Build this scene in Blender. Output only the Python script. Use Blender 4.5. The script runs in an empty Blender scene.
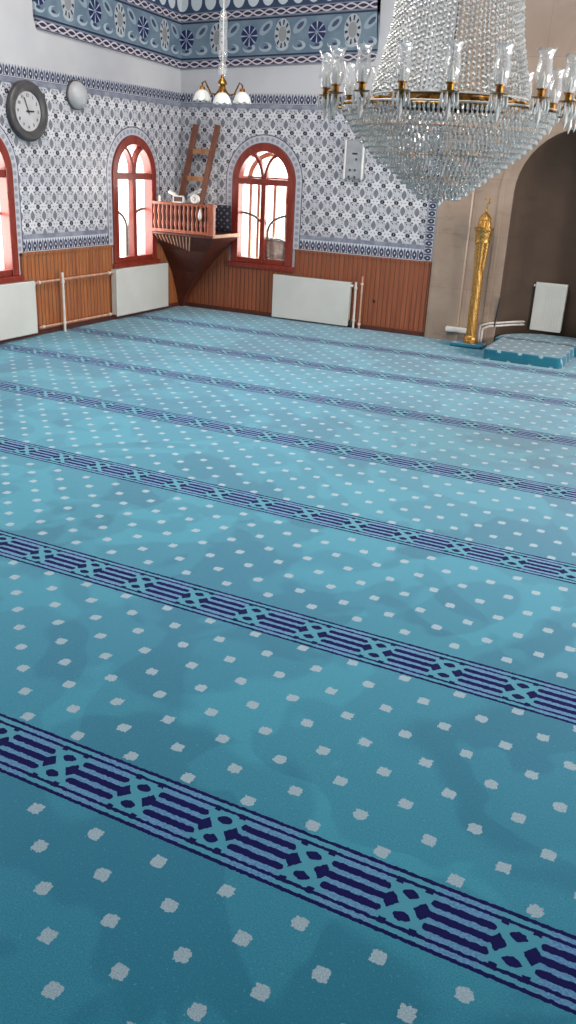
import bpy, math, random
from mathutils import Vector, Matrix
PI = math.pi
random.seed(7)
SC = bpy.context.scene
COL = SC.collection

# ------------------------------------------------------------------ node helper
class N:
    """a float/colour socket with arithmetic"""
    nt = None
    def __init__(s, sock): s.s = sock
    @staticmethod
    def m(op, *a, clamp=False):
        n = N.nt.nodes.new('ShaderNodeMath'); n.operation = op; n.use_clamp = clamp
        for i, x in enumerate(a):
            if isinstance(x, N): N.nt.links.new(x.s, n.inputs[i])
            else: n.inputs[i].default_value = float(x)
        return N(n.outputs[0])
    def __add__(s, o): return N.m('ADD', s, o)
    __radd__ = __add__
    def __sub__(s, o): return N.m('SUBTRACT', s, o)
    def __rsub__(s, o): return N.m('SUBTRACT', o, s)
    def __mul__(s, o): return N.m('MULTIPLY', s, o)
    __rmul__ = __mul__
    def __truediv__(s, o): return N.m('DIVIDE', s, o)
    def __neg__(s): return N.m('MULTIPLY', s, -1)
    def __lt__(s, o): return N.m('LESS_THAN', s, o)
    def __gt__(s, o): return N.m('GREATER_THAN', s, o)
    def abs(s): return N.m('ABSOLUTE', s)
    def floor(s): return N.m('FLOOR', s)
    def rnd(s): return N.m('FLOOR', s + .5)
    def sin(s): return N.m('SINE', s)
    def sqrt(s): return N.m('SQRT', s)
    def max(s, o): return N.m('MAXIMUM', s, o)
    def min(s, o): return N.m('MINIMUM', s, o)
    def cen(s): return s - s.rnd()            # distance to the nearest whole number
    def ss(s, a, b, lo=0., hi=1.):
        n = N.nt.nodes.new('ShaderNodeMapRange'); n.interpolation_type = 'SMOOTHSTEP'
        N.nt.links.new(s.s, n.inputs[0])
        for i, x in zip((1, 2, 3, 4), (a, b, lo, hi)): n.inputs[i].default_value = x
        return N(n.outputs[0])
def AND(*a):
    r = a[0]
    for x in a[1:]: r = r * x
    return r
def OR(*a):
    r = a[0]
    for x in a[1:]: r = r.max(x)
    return r
def hyp(a, b): return (a*a + b*b).sqrt()
def lin(c):
    r = []
    for v in c[:3]:
        v /= 255.
        r.append(v/12.92 if v <= .04045 else ((v+.055)/1.055)**2.4)
    return (*r, 1.)
def mixc(f, a, b):
    n = N.nt.nodes.new('ShaderNodeMix'); n.data_type = 'RGBA'
    fi, ai, bi = n.inputs[0], n.inputs[6], n.inputs[7]
    if isinstance(f, N): N.nt.links.new(f.s, fi)
    else: fi.default_value = f
    for x, i in ((a, ai), (b, bi)):
        if isinstance(x, N): N.nt.links.new(x.s, i)
        else: i.default_value = lin(x)
    return N(n.outputs[2])
def noise(scale, detail=2., rough=.5, vec=None, dist=0.):
    n = N.nt.nodes.new('ShaderNodeTexNoise'); n.inputs['Scale'].default_value = scale
    n.inputs['Detail'].default_value = detail; n.inputs['Roughness'].default_value = rough
    n.inputs['Distortion'].default_value = dist
    v = vec if vec is not None else coords()
    N.nt.links.new(v, n.inputs['Vector'])
    return N(n.outputs[0])
def coords():
    n = N.nt.nodes.get('TC')
    if not n:
        n = N.nt.nodes.new('ShaderNodeTexCoord'); n.name = 'TC'
    return n.outputs['Object']
def xyz():
    n = N.nt.nodes.new('ShaderNodeSeparateXYZ'); N.nt.links.new(coords(), n.inputs[0])
    return N(n.outputs[0]), N(n.outputs[1]), N(n.outputs[2])
def comb(x, y, z):
    n = N.nt.nodes.new('ShaderNodeCombineXYZ')
    for i, v in enumerate((x, y, z)):
        if isinstance(v, N): N.nt.links.new(v.s, n.inputs[i])
        else: n.inputs[i].default_value = v
    return n.outputs[0]
def mat(name, color=(200, 200, 200), rough=.6, metal=0., **kw):
    m = bpy.data.materials.new(name); m.use_nodes = True
    b = m.node_tree.nodes['Principled BSDF']
    b.inputs['Base Color'].default_value = lin(color)
    b.inputs['Roughness'].default_value = rough
    b.inputs['Metallic'].default_value = metal
    for k, v in kw.items(): b.inputs[k.replace('_', ' ')].default_value = v
    N.nt = m.node_tree
    return m
def setc(m, c): m.node_tree.links.new(c.s, m.node_tree.nodes['Principled BSDF'].inputs['Base Color'])
def setin(m, name, c): m.node_tree.links.new(c.s, m.node_tree.nodes['Principled BSDF'].inputs[name])
def bump(m, h, strength=.3, dist=.01):
    n = m.node_tree.nodes.new('ShaderNodeBump'); n.inputs['Strength'].default_value = strength
    n.inputs['Distance'].default_value = dist
    m.node_tree.links.new(h.s, n.inputs['Height'])
    m.node_tree.links.new(n.outputs[0], m.node_tree.nodes['Principled BSDF'].inputs['Normal'])
def mottled(name, c1, c2, scale, rough, metal=0., b=0., **kw):
    m = mat(name, c1, rough, metal, **kw)
    n = noise(scale, 4)
    setc(m, mixc(n.ss(.35, .65), c1, c2))
    if b: bump(m, n, b, .005)
    return m

# ------------------------------------------------------------------ mesh helper
class MB:
    def __init__(s): s.v = []; s.f = []
    def add(s, vs, fs):
        o = len(s.v); s.v += [Vector(v) for v in vs]; s.f += [[i+o for i in f] for f in fs]
        return s
    def box(s, x0, y0, z0, x1, y1, z1, b=0.):
        """box with chamfered edges"""
        if b <= 0:
            vs = [(x, y, z) for x in (x0, x1) for y in (y0, y1) for z in (z0, z1)]
            return s.add(vs, [(0,1,3,2),(4,6,7,5),(0,4,5,1),(2,3,7,6),(0,2,6,4),(1,5,7,3)])
        b = min(b, abs(x1-x0)*.45, abs(y1-y0)*.45, abs(z1-z0)*.45)
        vs = []; ix = {}
        c = ((x0, x1), (y0, y1), (z0, z1))
        for i in (0, 1):
            for j in (0, 1):
                for k in (0, 1):
                    for ax in range(3):
                        p = [c[0][i], c[1][j], c[2][k]]
                        for a, q in zip(range(3), (i, j, k)):
                            if a != ax: p[a] += b if q == 0 else -b
                        ix[(i, j, k, ax)] = len(vs); vs.append(p)
        fs = []
        sq = ((0,0),(1,0),(1,1),(0,1))
        for ax in range(3):
            for q in (0, 1):
                f = []
                for a, d in sq:
                    t = [0,0,0]; o = [x for x in range(3) if x != ax]
                    t[ax] = q; t[o[0]] = a; t[o[1]] = d
                    f.append(ix[(*t, ax)])
                fs.append(f)
        for ax in range(3):
            o = [x for x in range(3) if x != ax]
            for a in (0, 1):
                for d in (0, 1):
                    t0 = [0,0,0]; t0[o[0]] = a; t0[o[1]] = d; t1 = list(t0); t1[ax] = 1
                    fs.append([ix[(*t0, o[0])], ix[(*t1, o[0])], ix[(*t1, o[1])], ix[(*t0, o[1])]])
        for i in (0, 1):
            for j in (0, 1):
                for k in (0, 1): fs.append([ix[(i,j,k,0)], ix[(i,j,k,1)], ix[(i,j,k,2)]])
        return s.add(vs, fs)
    def lathe(s, prof, seg=24, c=(0,0,0), axis='z'):
        vs = []; fs = []
        for r, z in prof:
            for i in range(seg):
                a = 2*PI*i/seg
                p = (r*math.cos(a), r*math.sin(a), z)
                if axis == 'x': p = (z, p[0], p[1])
                if axis == 'y': p = (p[0], z, p[1])
                vs.append((p[0]+c[0], p[1]+c[1], p[2]+c[2]))
        for k in range(len(prof)-1):
            for i in range(seg):
                j = (i+1) % seg
                fs.append([k*seg+i, k*seg+j, (k+1)*seg+j, (k+1)*seg+i])
        if prof[0][0] > 1e-5: fs.append(list(range(seg)))
        if prof[-1][0] > 1e-5: fs.append([(len(prof)-1)*seg+i for i in range(seg)])
        return s.add(vs, fs)
    def tube(s, pts, r, seg=8, closed=False):
        pts = [Vector(p) for p in pts]; n = len(pts); vs = []; fs = []
        up = Vector((0, 0, 1))
        prev = None
        for i, p in enumerate(pts):
            if closed: t = pts[(i+1) % n] - pts[i-1]
            else: t = pts[min(i+1, n-1)] - pts[max(i-1, 0)]
            t.normalize()
            if prev is None:
                a = t.cross(up)
                if a.length < .05: a = t.cross(Vector((0, 1, 0)))
            else: a = prev - t*prev.dot(t)
            a.normalize(); prev = a; b = t.cross(a)
            rr = r[i] if isinstance(r, (list, tuple)) else r
            for k in range(seg):
                an = 2*PI*k/seg + PI/seg
                vs.append(p + a*rr*math.cos(an) + b*rr*math.sin(an))
        m = n if closed else n-1
        for i in range(m):
            i2 = (i+1) % n
            for k in range(seg):
                k2 = (k+1) % seg
                fs.append([i*seg+k, i*seg+k2, i2*seg+k2, i2*seg+k])
        if not closed: fs += [list(range(seg)), [(n-1)*seg+k for k in range(seg)]]
        return s.add(vs, fs)
    def bar(s, a, b, w, h, side=None):
        """rectangular stick from a to b; w across, h along side vector"""
        a, b = Vector(a), Vector(b); t = (b-a).normalized()
        sd = Vector(side) if side else Vector((0, 1, 0))
        sd = (sd - t*sd.dot(t)).normalized(); u = t.cross(sd)
        vs = [p + u*w/2*i + sd*h/2*j for p in (a, b) for i, j in ((-1,-1),(1,-1),(1,1),(-1,1))]
        return s.add(vs, [(0,1,2,3),(4,5,6,7),(0,1,5,4),(1,2,6,5),(2,3,7,6),(3,0,4,7)])
    def polys(s, polys, y0, y1, mp):
        """2D polygons (u, v) pushed from depth y0 to y1, mapped by mp(u, v, d)"""
        key = {}; pts = []
        def idx(p):
            k = (round(p[0], 4), round(p[1], 4))
            if k not in key: key[k] = len(pts); pts.append(p)
            return key[k]
        pf = [[idx(p) for p in q] for q in polys]
        cnt = {}
        for f in pf:
            for a, b in zip(f, f[1:]+f[:1]): cnt[frozenset((a, b))] = cnt.get(frozenset((a, b)), 0) + 1
        n = len(pts); vs = [mp(u, v, y0) for u, v in pts] + [mp(u, v, y1) for u, v in pts]
        fs = [list(f) for f in pf] + [[i+n for i in reversed(f)] for f in pf]
        for f in pf:
            for a, b in zip(f, f[1:]+f[:1]):
                if cnt[frozenset((a, b))] == 1: fs.append([a, b, b+n, a+n])
        return s.add(vs, fs)
    def build(s, name, m, parent=None, smooth=False, bev=0.):
        off = Vector(parent['_w']) if parent is not None else Vector((0, 0, 0))
        me = bpy.data.meshes.new(name)
        me.from_pydata([v-off for v in s.v], [], s.f); me.update()
        import bmesh
        bm = bmesh.new(); bm.from_mesh(me); bmesh.ops.recalc_face_normals(bm, faces=bm.faces); bm.to_mesh(me); bm.free()
        me.materials.append(m)
        if smooth:
            for p in me.polygons: p.use_smooth = True
            me.set_sharp_from_angle(angle=math.radians(42))
        o = bpy.data.objects.new(name, me); COL.objects.link(o)
        if parent is not None: o.parent = parent
        o['_w'] = off[:]
        if bev:
            md = o.modifiers.new('edge', 'BEVEL'); md.width = bev; md.segments = 2; md.limit_method = 'ANGLE'
        return o
def thing(name, label, cat, loc, group=None, kind=None):
    o = bpy.data.objects.new(name, None); COL.objects.link(o); o.location = loc
    o.empty_display_size = .1; o['_w'] = tuple(loc)
    return tag(o, label, cat, group, kind)
def tag(o, label=None, cat=None, group=None, kind=None):
    if label: o['label'] = label
    if cat: o['category'] = cat
    if group: o['group'] = group
    if kind: o['kind'] = kind
    return o
def dup(root, loc, label=None):
    r = root.copy(); COL.objects.link(r); r.location = loc
    if label: r['label'] = label
    for ch in list(root.children):
        c = ch.copy(); COL.objects.link(c); c.parent = r
        for g in list(ch.children):
            d = g.copy(); COL.objects.link(d); d.parent = c
    return r

# ------------------------------------------------------------------ measures (metres)
XL, YB = -6.763, 10.484          # left wall, back wall
XR, YR, ZC = 4.0, -4.0, 5.2      # right wall, rear wall, ceiling
WT = .36
ZW, ZT, ZTT = .89, 1.04, 2.58    # top of boarding, top of tulip border, top of tiles
WIN_L = [(6.83, .43), (9.41, .43)]
WIN_B = (-5.50, .43)
ZS, ZSP = .69, 1.69              # sill, spring of the arch

# ------------------------------------------------------------------ materials
def tile_mat(name, ax):
    m = mat(name, (200, 200, 205), .22)
    X, Y, Z = xyz(); u = X if ax == 'x' else Y
    P = .180
    a = u/P; b = (Z - 1.08)/.183
    # lens columns at whole a, b ; flowers at half, half ; medallion at half, whole
    la = a.cen(); lb = b.cen(); ma = (a+.5).cen(); mb = (b+.5).cen()
    lens = (la.abs()/.165 + (lb/.31)*(lb/.31)) < 1
    lens_in = AND((la.abs()/.10 + (lb/.21)*(lb/.21)) < 1, (la.abs()/.05 + (lb/.12)*(lb/.12)) > 1)
    fl = hyp(ma*.85 + mb*.35, mb*1.15 - ma*.2) < .145
    fl_in = hyp(ma, mb) < .04
    dd = (ma.abs() + mb.abs())
    dots = OR(hyp(ma.abs()-.26, mb.abs()-.19) < .055, hyp(ma.abs()-.38, mb) < .04, AND((ma.abs()-mb.abs()).abs() < .02, hyp(ma, mb) < .30))
    dots2 = AND((ma.abs()-.14).abs() < .04, (mb.abs()-.30).abs() < .045)
    med = hyp(ma, lb*.92)
    ring = (med - .33).abs() < .022
    medal = med < .30
    lat = ((a*9).cen().abs() < .15).max((b*9).cen().abs() < .15) * medal
    petal = AND((N.m('SINE', (N.m('ARCTAN2', ma, lb))*8) > .5), med < .26, med > .12)
    big = (noise(.9, 1).ss(.35, .65))
    base = mixc(big, (194, 193, 199), (209, 208, 212))
    c = mixc(medal*.5, base, (150, 151, 160))
    c = mixc(lat*.25, c, (225, 226, 230))
    c = mixc(petal*.45, c, (92, 96, 112))
    c = mixc(ring*.5, c, (85, 90, 110))
    c = mixc(lens*.82, c, (70, 72, 84))
    c = mixc(lens_in*.5, c, (128, 130, 138))
    c = mixc(OR(dots, dots2)*.9, c, (35, 36, 52))
    c = mixc(fl, c, (30, 30, 44))
    c = mixc(fl_in*.6, c, (170, 170, 180))
    # grout joints
    g = OR((a*.5+.25).cen().abs() < .006, (b*.5+.25).cen().abs() < .006)
    c = mixc(g*.4, c, (165, 165, 168))
    setc(m, c); setin(m, 'Roughness', noise(5, 2).ss(.3, .7, .18, .34))
    bump(m, g*-1., .15, .003)
    return m
def border_mat(name, ax, vert=False, z0=0., h=.15, spikes=True):
    """tulip border: navy tulips on white with fine lines; runs along ax (or up when vert)"""
    m = mat(name, (205, 206, 210), .25)
    X, Y, Z = xyz(); u = X if ax == 'x' else Y
    if vert: u, w = Z, u
    else: w = Z
    v = (w - z0)/h                       # 0..1 across
    a = u/.085
    ca = a.cen(); cb = (a+.5).cen()
    tul = (hyp(ca*1.0, (v-.48)*1.0) < .34)
    hole = (hyp(ca*1.4, (v-.5)*1.2) < .12)
    st = AND(cb.abs() < .13, (v-.5).abs() < .36)
    top = AND((v - .84).abs() < .13, ((a*2).cen().abs()*.9 + (v-.72)) < .33) if spikes else ((v-.93).abs() < .04)
    ln = OR((v - .13).abs() < .03, (v - .03).abs() < .03)
    c = mixc(tul, (200, 201, 208), (62, 66, 88))
    c = mixc(hole, c, (205, 206, 215))
    c = mixc(st*.85, c, (52, 56, 84))
    c = mixc(top*.75, c, (74, 80, 108))
    c = mixc(ln*.8, c, (40, 44, 70))
    setc(m, c); return m
def arch_border_mat(name, uc, ax):
    m = mat(name, (200, 200, 205), .25)
    X, Y, Z = xyz(); u = (X if ax == 'x' else Y) - uc
    up = (Z - ZSP).max(0.)
    r = hyp(u, up)
    ang = N.m('ARCTAN2', up, u)*.5 + (Z - ZSP).min(0.)
    q = ang/.075
    d1 = (hyp(q.cen()*1.0, (r-.50)/.075) < .33)
    l1 = (r - .548).abs() < .006
    l2 = (r - .452).abs() < .006
    c = mixc(d1*.45, (182, 182, 190), (70, 72, 92))
    c = mixc(OR(l1, l2)*.9, c, (44, 46, 66))
    setc(m, c); return m
def frieze_mat(name, ax, ph):
    m = mat(name, (95, 125, 150), .45)
    X, Y, Z = xyz(); u = (X - XL) if ax == 'x' else (YB - Y)
    v = Z - 2.975 - u*.035
    p = .905
    f = ((u - ph)/p)
    fc = f.cen()*p; mc = (f+.5).cen()*p
    vb = v - .325
    # wheel flower with eight petals
    r = hyp(fc, vb); an = N.m('ARCTAN2', vb, fc)
    pet = AND((an*4).sin().abs() > .34, r < .112, r > .022)
    petw = AND((an*4).sin().abs() < .30, r < .112)
    # oval medallion of small drops around a pale heart
    rm = hyp(mc*1.55, vb)*1.22; anm = N.m('ARCTAN2', vb, mc*1.5)
    heart = rm < .10
    ringw = AND(rm > .10, rm < .20)
    ringd = AND(ringw, (anm*10).sin() > .35, (rm-.15).abs() < .034)
    # leaves between
    q = ((f*2+.5).cen())*p/2
    lv = v - .40
    r1 = q*.78 + lv*.62; r2 = lv*.78 - q*.62
    leaf = (hyp(r1/.105, r2/.052) < 1)
    leafd = (hyp((r1-.01)/.055, r2/.024) < 1)
    q2 = ((f*4).cen())*p/4
    lv2 = v - .195
    sc = AND(hyp(q2/.085, lv2/.05) < 1, hyp((q2+.02)/.06, (lv2-.012)/.035) > 1)
    scd = hyp((q2-.01)/.034, (lv2+.004)/.016) < 1
    nz = noise(6, 3)
    base = mixc(nz.ss(.3, .7), (92, 112, 130), (112, 130, 144))
    c = mixc(leaf*.6, base, (160, 174, 184))
    c = mixc(leafd*.9, c, (42, 52, 84))
    c = mixc(sc*.8, c, (172, 184, 192))
    c = mixc(scd*.9, c, (40, 46, 78))
    c = mixc(ringw*.75, c, (188, 190, 192))
    c = mixc(ringd, c, (30, 34, 66))
    c = mixc(heart*.7, c, (150, 146, 140))
    c = mixc(pet, c, (22, 28, 78))
    c = mixc(petw*.85, c, (176, 188, 200))
    # two chain borders
    def chain(c, v0, h):
        w = (v - v0)/h
        a = u/.30
        wave = (a*2*PI).sin()*.32
        s1 = ((w - .5 - wave).abs() < .10); s2 = ((w - .5 + wave).abs() < .10)
        inb = (w - .5).abs() < .5
        c = mixc(inb, c, (34, 36, 62))
        c = mixc(AND(inb, OR(s1, s2)), c, (198, 186, 192))
        c = mixc((w - .5).abs().ss(.40, .42)*((w-.5).abs() < .47), c, (150, 152, 168))
        return c
    c = chain(c, .0, .085)
    c = mixc((v-.105).abs() < .010, c, (30, 34, 60))
    c = chain(c, .525, .085)
    c = mixc((v-.505).abs() < .010, c, (30, 34, 60))
    # white petals on navy above
    a = ((u-.05)/.2).cen()*.2
    up = v > .615
    w = v - .73
    pt = OR(hyp(a/.078, w/.095) < 1., AND(a.abs() < .078, w > 0.))
    c = mixc(up, c, (46, 62, 90))
    c = mixc(AND(up, pt), c, (196, 202, 206))
    setc(m, c); return m
def carpet_mat(stripes=True, name='carpet_pile'):
    m = mat(name, (70, 145, 165), .95)
    X, Y, Z = xyz()
    jx = noise(60, 2); jy = noise(60, 2, vec=comb(X+7.3, Y+2.1, 0.))
    if not stripes: Y = Y + Z
    Xj = X + (jx-.5)*.012; Yj = Y + (jy-.5)*.012
    per, s = .3045, 1.2485
    u = (Xj + 1.6484)/per; vr = (Yj - 1.8187)/s
    v = vr - .003
    av = v.cen().abs(); us = (u - vr.rnd().max(0.).min(1.)*.165).cen(); au = us.abs()
    Lv = av*s; Lu = au*per
    vs = v.cen()*s
    if not stripes: av = av + 9.
    outer = (av - .0925).abs() < .0056
    inner = (av - .0680).abs() < .0050
    notch = AND((av - .065).abs() < .0095, (au - .145).abs() < .036)
    du = (.238*per - Lu).max(0.)
    bars = hyp(du, (Lv - .0445)) < .0128
    mid = AND(Lv < .0128, au > .2)
    dia = ((au - .158).abs()/.092 + Lv/.0330) < 1
    blob = ((us/.090).abs()*.42 + ((Lv - .0440)/.0165).abs()*.28 + hyp(us/.090, (Lv - .0440)/.0165)*.62) < 1
    navy = OR(outer, inner, notch, bars, mid, dia, blob)
    instr = av < .0985
    # dot lattice, alternate rows shifted by half a step
    k = ((vr - .128)/.0948).rnd()
    pu = (u - .57 + k*.0105 + k*.375)/.75
    dx = pu.cen()*.75*per; dy = (vr - .128 - k*.0948)*s
    dn = noise(90, 2)
    sq = (dx.abs().max(dy.abs()) + (dn-.5)*.020 + (dx.abs()+dy.abs())*.18) < .0265
    dot = AND(sq, av > .103)
    # nap: patches where the pile was brushed another way
    w1 = noise(.55, 3, .5, dist=1.6); w2 = noise(1.5, 2, .5, vec=comb(X*.9+Y*.5+3., Y*.75-X*.4, 0.), dist=1.2)
    nap = (w1.ss(.465, .50)*.46 + w2.ss(.49, .53)*.36 + .10)
    soft = noise(.35, 2)
    teal = mixc(nap, (25, 112, 138), (58, 152, 174)) if stripes else mixc(nap, (20, 86, 104), (38, 110, 126))  # step pile painted darker to stand for the shade by the niche
    teal = mixc(soft.ss(.35, .65)*.3, teal, (54, 138, 172))
    fine = noise(210, 2, .7)
    teal = mixc(fine.ss(.3, .75)*.55, teal, (16, 88, 118))
    grain = noise(95, 3, .7)
    teal = mixc(grain.ss(.60, .70)*.35, teal, (10, 74, 102))
    teal = mixc(grain.ss(.40, .30)*.30, teal, (104, 176, 190))
    lil = mixc(noise(120, 2).ss(.3, .7), (58, 112, 158), (94, 142, 180))
    knot = mixc(0., (58, 138, 160), (58, 138, 160))
    lil = mixc(au.ss(.30, .16), lil, knot)
    lil = mixc(nap*.12, lil, (110, 170, 190))
    c = mixc(instr, teal, lil)
    c = mixc(navy, c, (5, 6, 74))
    c = mixc(dot, c, mixc(fine.ss(.2, .8), (112, 148, 166), (172, 186, 194)))
    setc(m, c)
    b = m.node_tree.nodes['Principled BSDF']
    setin(m, 'Sheen Weight', (1. - navy*.88)*.34)
    b.inputs['Sheen Roughness'].default_value = .45
    b.inputs['Specular IOR Level'].default_value = .15
    bump(m, noise(420, 2, .6) + navy*.3, .35, .003)
    return m
def board_mat(name, ax, col1, col2):
    m = mat(name, (130, 75, 45), .38)
    X, Y, Z = xyz(); u = X if ax == 'x' else Y
    P = .062
    a = u/P; g = (a.cen().abs() > .40)
    g2 = a.cen().abs() > .47
    idn = noise(1., 0, vec=comb(a.floor()*3.7, 0., 0.))
    gr = noise(1., 4, .6, vec=comb(u*55, Z*2.2, a.floor()*1.3))
    c = mixc(gr.ss(.3, .7), col1, col2)
    c = mixc(idn.ss(.3, .7)*.4, c, (128, 68, 38))
    kn = noise(5.5, 1, vec=comb(u*1.0, Z*.8, 0.)).ss(.755, .775)
    c = mixc(kn, c, (44, 20, 12))
    c = mixc(g*.6, c, (84, 40, 20)); c = mixc(g2*.85, c, (44, 18, 8))
    setc(m, c); bump(m, a.cen().abs().ss(.38, .48)*-1., .7, .006)
    return m
def wood_mat(name, c1, c2, rough=.4, sc=18.):
    m = mat(name, c1, rough)
    X, Y, Z = xyz()
    n = noise(sc, 4, .6, vec=comb(X*1.2, Y*1.2, Z*.25), dist=.6)
    setc(m, mixc(n.ss(.3, .7), c1, c2)); return m
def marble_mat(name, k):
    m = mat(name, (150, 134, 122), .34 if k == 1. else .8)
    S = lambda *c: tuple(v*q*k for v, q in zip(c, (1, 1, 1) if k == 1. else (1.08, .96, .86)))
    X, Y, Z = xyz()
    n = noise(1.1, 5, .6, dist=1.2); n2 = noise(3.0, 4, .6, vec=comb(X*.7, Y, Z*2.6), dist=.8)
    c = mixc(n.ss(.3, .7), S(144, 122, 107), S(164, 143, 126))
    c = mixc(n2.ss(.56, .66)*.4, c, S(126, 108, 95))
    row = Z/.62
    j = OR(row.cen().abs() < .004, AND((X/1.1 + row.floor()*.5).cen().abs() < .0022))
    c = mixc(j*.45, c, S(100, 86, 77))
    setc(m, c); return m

def gold_mat():
    m = mat('embossed_gold', (206, 160, 90), .36, 1.)
    X, Y, Z = xyz(); a = N.m('ARCTAN2', Y, X)*(8/PI); b = Z/.034
    d = ((a + b).cen().abs().min((a - b).cen().abs()))
    n = noise(38, 3)
    c = mixc(n.ss(.3, .7), (214, 172, 104), (184, 132, 66))
    c = mixc(d.ss(.22, .08)*.55, c, (122, 76, 30))
    setc(m, c); bump(m, d.ss(.05, .25), .5, .006); return m
M = {}
M['tile_l'] = tile_mat('patterned_tile_side', 'y'); M['tile_b'] = tile_mat('patterned_tile_front', 'x')
M['low_l'] = border_mat('tulip_border_side', 'y', z0=ZW, h=.14); M['low_b'] = border_mat('tulip_border_front', 'x', z0=ZW, h=.14)
M['top_l'] = border_mat('crest_border_side', 'y', z0=ZTT, h=.125); M['top_b'] = border_mat('crest_border_front', 'x', z0=ZTT, h=.125)
M['edge'] = border_mat('edge_border', 'x', vert=True, z0=-3.29, h=.12, spikes=False)
M['fr_l'] = frieze_mat('painted_frieze_side', 'y', .86); M['fr_b'] = frieze_mat('painted_frieze_front', 'x', 1.005)
M['line'] = mottled('blue_grey_glaze', (116, 120, 138), (142, 146, 158), 9, .3)
M['plaster'] = mottled('white_plaster', (194, 193, 196), (182, 181, 185), 1.2, .8)
M['carpet'] = carpet_mat()
M['board_l'] = board_mat('varnished_boards_side', 'y', (142, 78, 40), (178, 112, 64)); M['board_b'] = board_mat('varnished_boards_front', 'x', (126, 66, 40), (154, 88, 56))
M['red'] = wood_mat('red_brown_paint', (112, 34, 24), (134, 50, 36), .32)
M['lining'] = wood_mat('dark_red_lining', (70, 22, 18), (86, 30, 24), .6)
M['peach'] = wood_mat('pale_peach_wood', (196, 140, 116), (214, 164, 140), .5)
M['dark'] = wood_mat('dark_red_brown_wood', (72, 34, 26), (90, 44, 32), .4)
M['rail'] = wood_mat('red_varnished_wood', (136, 66, 46), (168, 96, 70), .35)
M['pine'] = wood_mat('pine', (150, 100, 66), (176, 126, 86), .5)
M['ladd'] = wood_mat('brown_stile', (100, 60, 46), (124, 78, 58), .5)
M['white'] = mottled('white_enamel', (200, 199, 194), (194, 193, 187), 3, .35)
M['whitepl'] = mottled('white_plastic', (222, 220, 216), (208, 206, 202), 8, .4)
M['grill'] = mottled('grey_grille', (120, 120, 118), (96, 96, 94), 40, .5)
M['black'] = mottled('black_plastic', (26, 24, 24), (36, 33, 32), 20, .5)
M['copper'] = mottled('pinkish_pipe', (206, 164, 142), (184, 138, 116), 14, .35, .2)
M['pipe'] = mottled('white_pipe', (214, 206, 200), (196, 186, 178), 10, .4)
M['marble'] = marble_mat('grey_beige_marble', 1.); M['niche'] = marble_mat('shaded_niche_marble', .44)  # niche copy is the same marble darkened, shade put into its colour
M['gold'] = gold_mat()
M['brass'] = mottled('brass', (176, 128, 62), (128, 82, 36), 40, .3, 1., .2)
M['clockrim'] = mottled('charcoal_plastic', (62, 60, 60), (74, 72, 72), 12, .42)
M['clockface'] = mottled('pale_clock_face', (178, 176, 178), (190, 188, 190), 5, .4)
M['greyfix'] = mottled('pale_grey_plastic', (168, 168, 170), (182, 182, 184), 6, .4)
M['greyp'] = mottled('grey_panel', (158, 160, 164), (146, 148, 152), 10, .25)
M['cush'] = None
M['iron'] = mottled('iron_bar', (92, 88, 82), (74, 70, 66), 20, .5)
def mk_cush():
    m = mat('dark_dotted_fabric', (40, 36, 50), .9)
    X, Y, Z = xyz(); a = X/.085; b = Z/.085
    d = OR(hyp(a.cen(), b.cen()) < .17, hyp((a+.5).cen(), (b+.5).cen()) < .12)
    setc(m, mixc(d*.7, (34, 30, 42), (120, 118, 132))); return m
M['cush'] = mk_cush()
M['bag'] = mottled('grey_brown_plastic', (170, 154, 146), (130, 112, 104), 16, .35, 0., .4, Transmission_Weight=.25)
def glassy(name, tw, rough, c=(255, 255, 255), ior=1.45, **kw):
    return mottled(name, c, c, 5, rough, 0., 0., Transmission_Weight=tw, IOR=ior, **kw)
M['crystal'] = glassy('cut_crystal', .58, .04, (250, 250, 248), 1.5)
def thin_glass(name, spec, white, rough=.04):
    m = mat(name, (255, 255, 255), rough)
    nt = m.node_tree; b = nt.nodes['Principled BSDF']; out = nt.nodes['Material Output']
    b.inputs['Roughness'].default_value = .25
    setc(m, mixc(noise(6, 2).ss(.3, .7), (250, 250, 250), (236, 238, 240)))
    tr = nt.nodes.new('ShaderNodeBsdfTransparent'); gl = nt.nodes.new('ShaderNodeBsdfGlossy'); gl.inputs['Roughness'].default_value = rough
    lw = nt.nodes.new('ShaderNodeLayerWeight'); lw.inputs[0].default_value = spec
    m1 = nt.nodes.new('ShaderNodeMixShader'); m2 = nt.nodes.new('ShaderNodeMixShader')
    nt.links.new(lw.outputs['Facing'], m1.inputs[0]); nt.links.new(tr.outputs[0], m1.inputs[1]); nt.links.new(gl.outputs[0], m1.inputs[2])
    m2.inputs[0].default_value = white
    nt.links.new(m1.outputs[0], m2.inputs[1]); nt.links.new(b.outputs[0], m2.inputs[2]); nt.links.new(m2.outputs[0], out.inputs[0])
    return m
M['drops'] = glassy('cut_crystal_drop', .74, .03, (250, 250, 248), 1.5)
M['shade'] = thin_glass('clear_glass', .32, .16)
M['milk'] = glassy('milk_glass', .3, .2, (244, 243, 238), 1.45)
M['candle'] = mottled('ivory_candle', (226, 222, 210), (216, 210, 198), 10, .4)
M['pane'] = thin_glass('window_glass', .05, .0)
M['step'] = carpet_mat(False, 'step_carpet')

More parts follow.
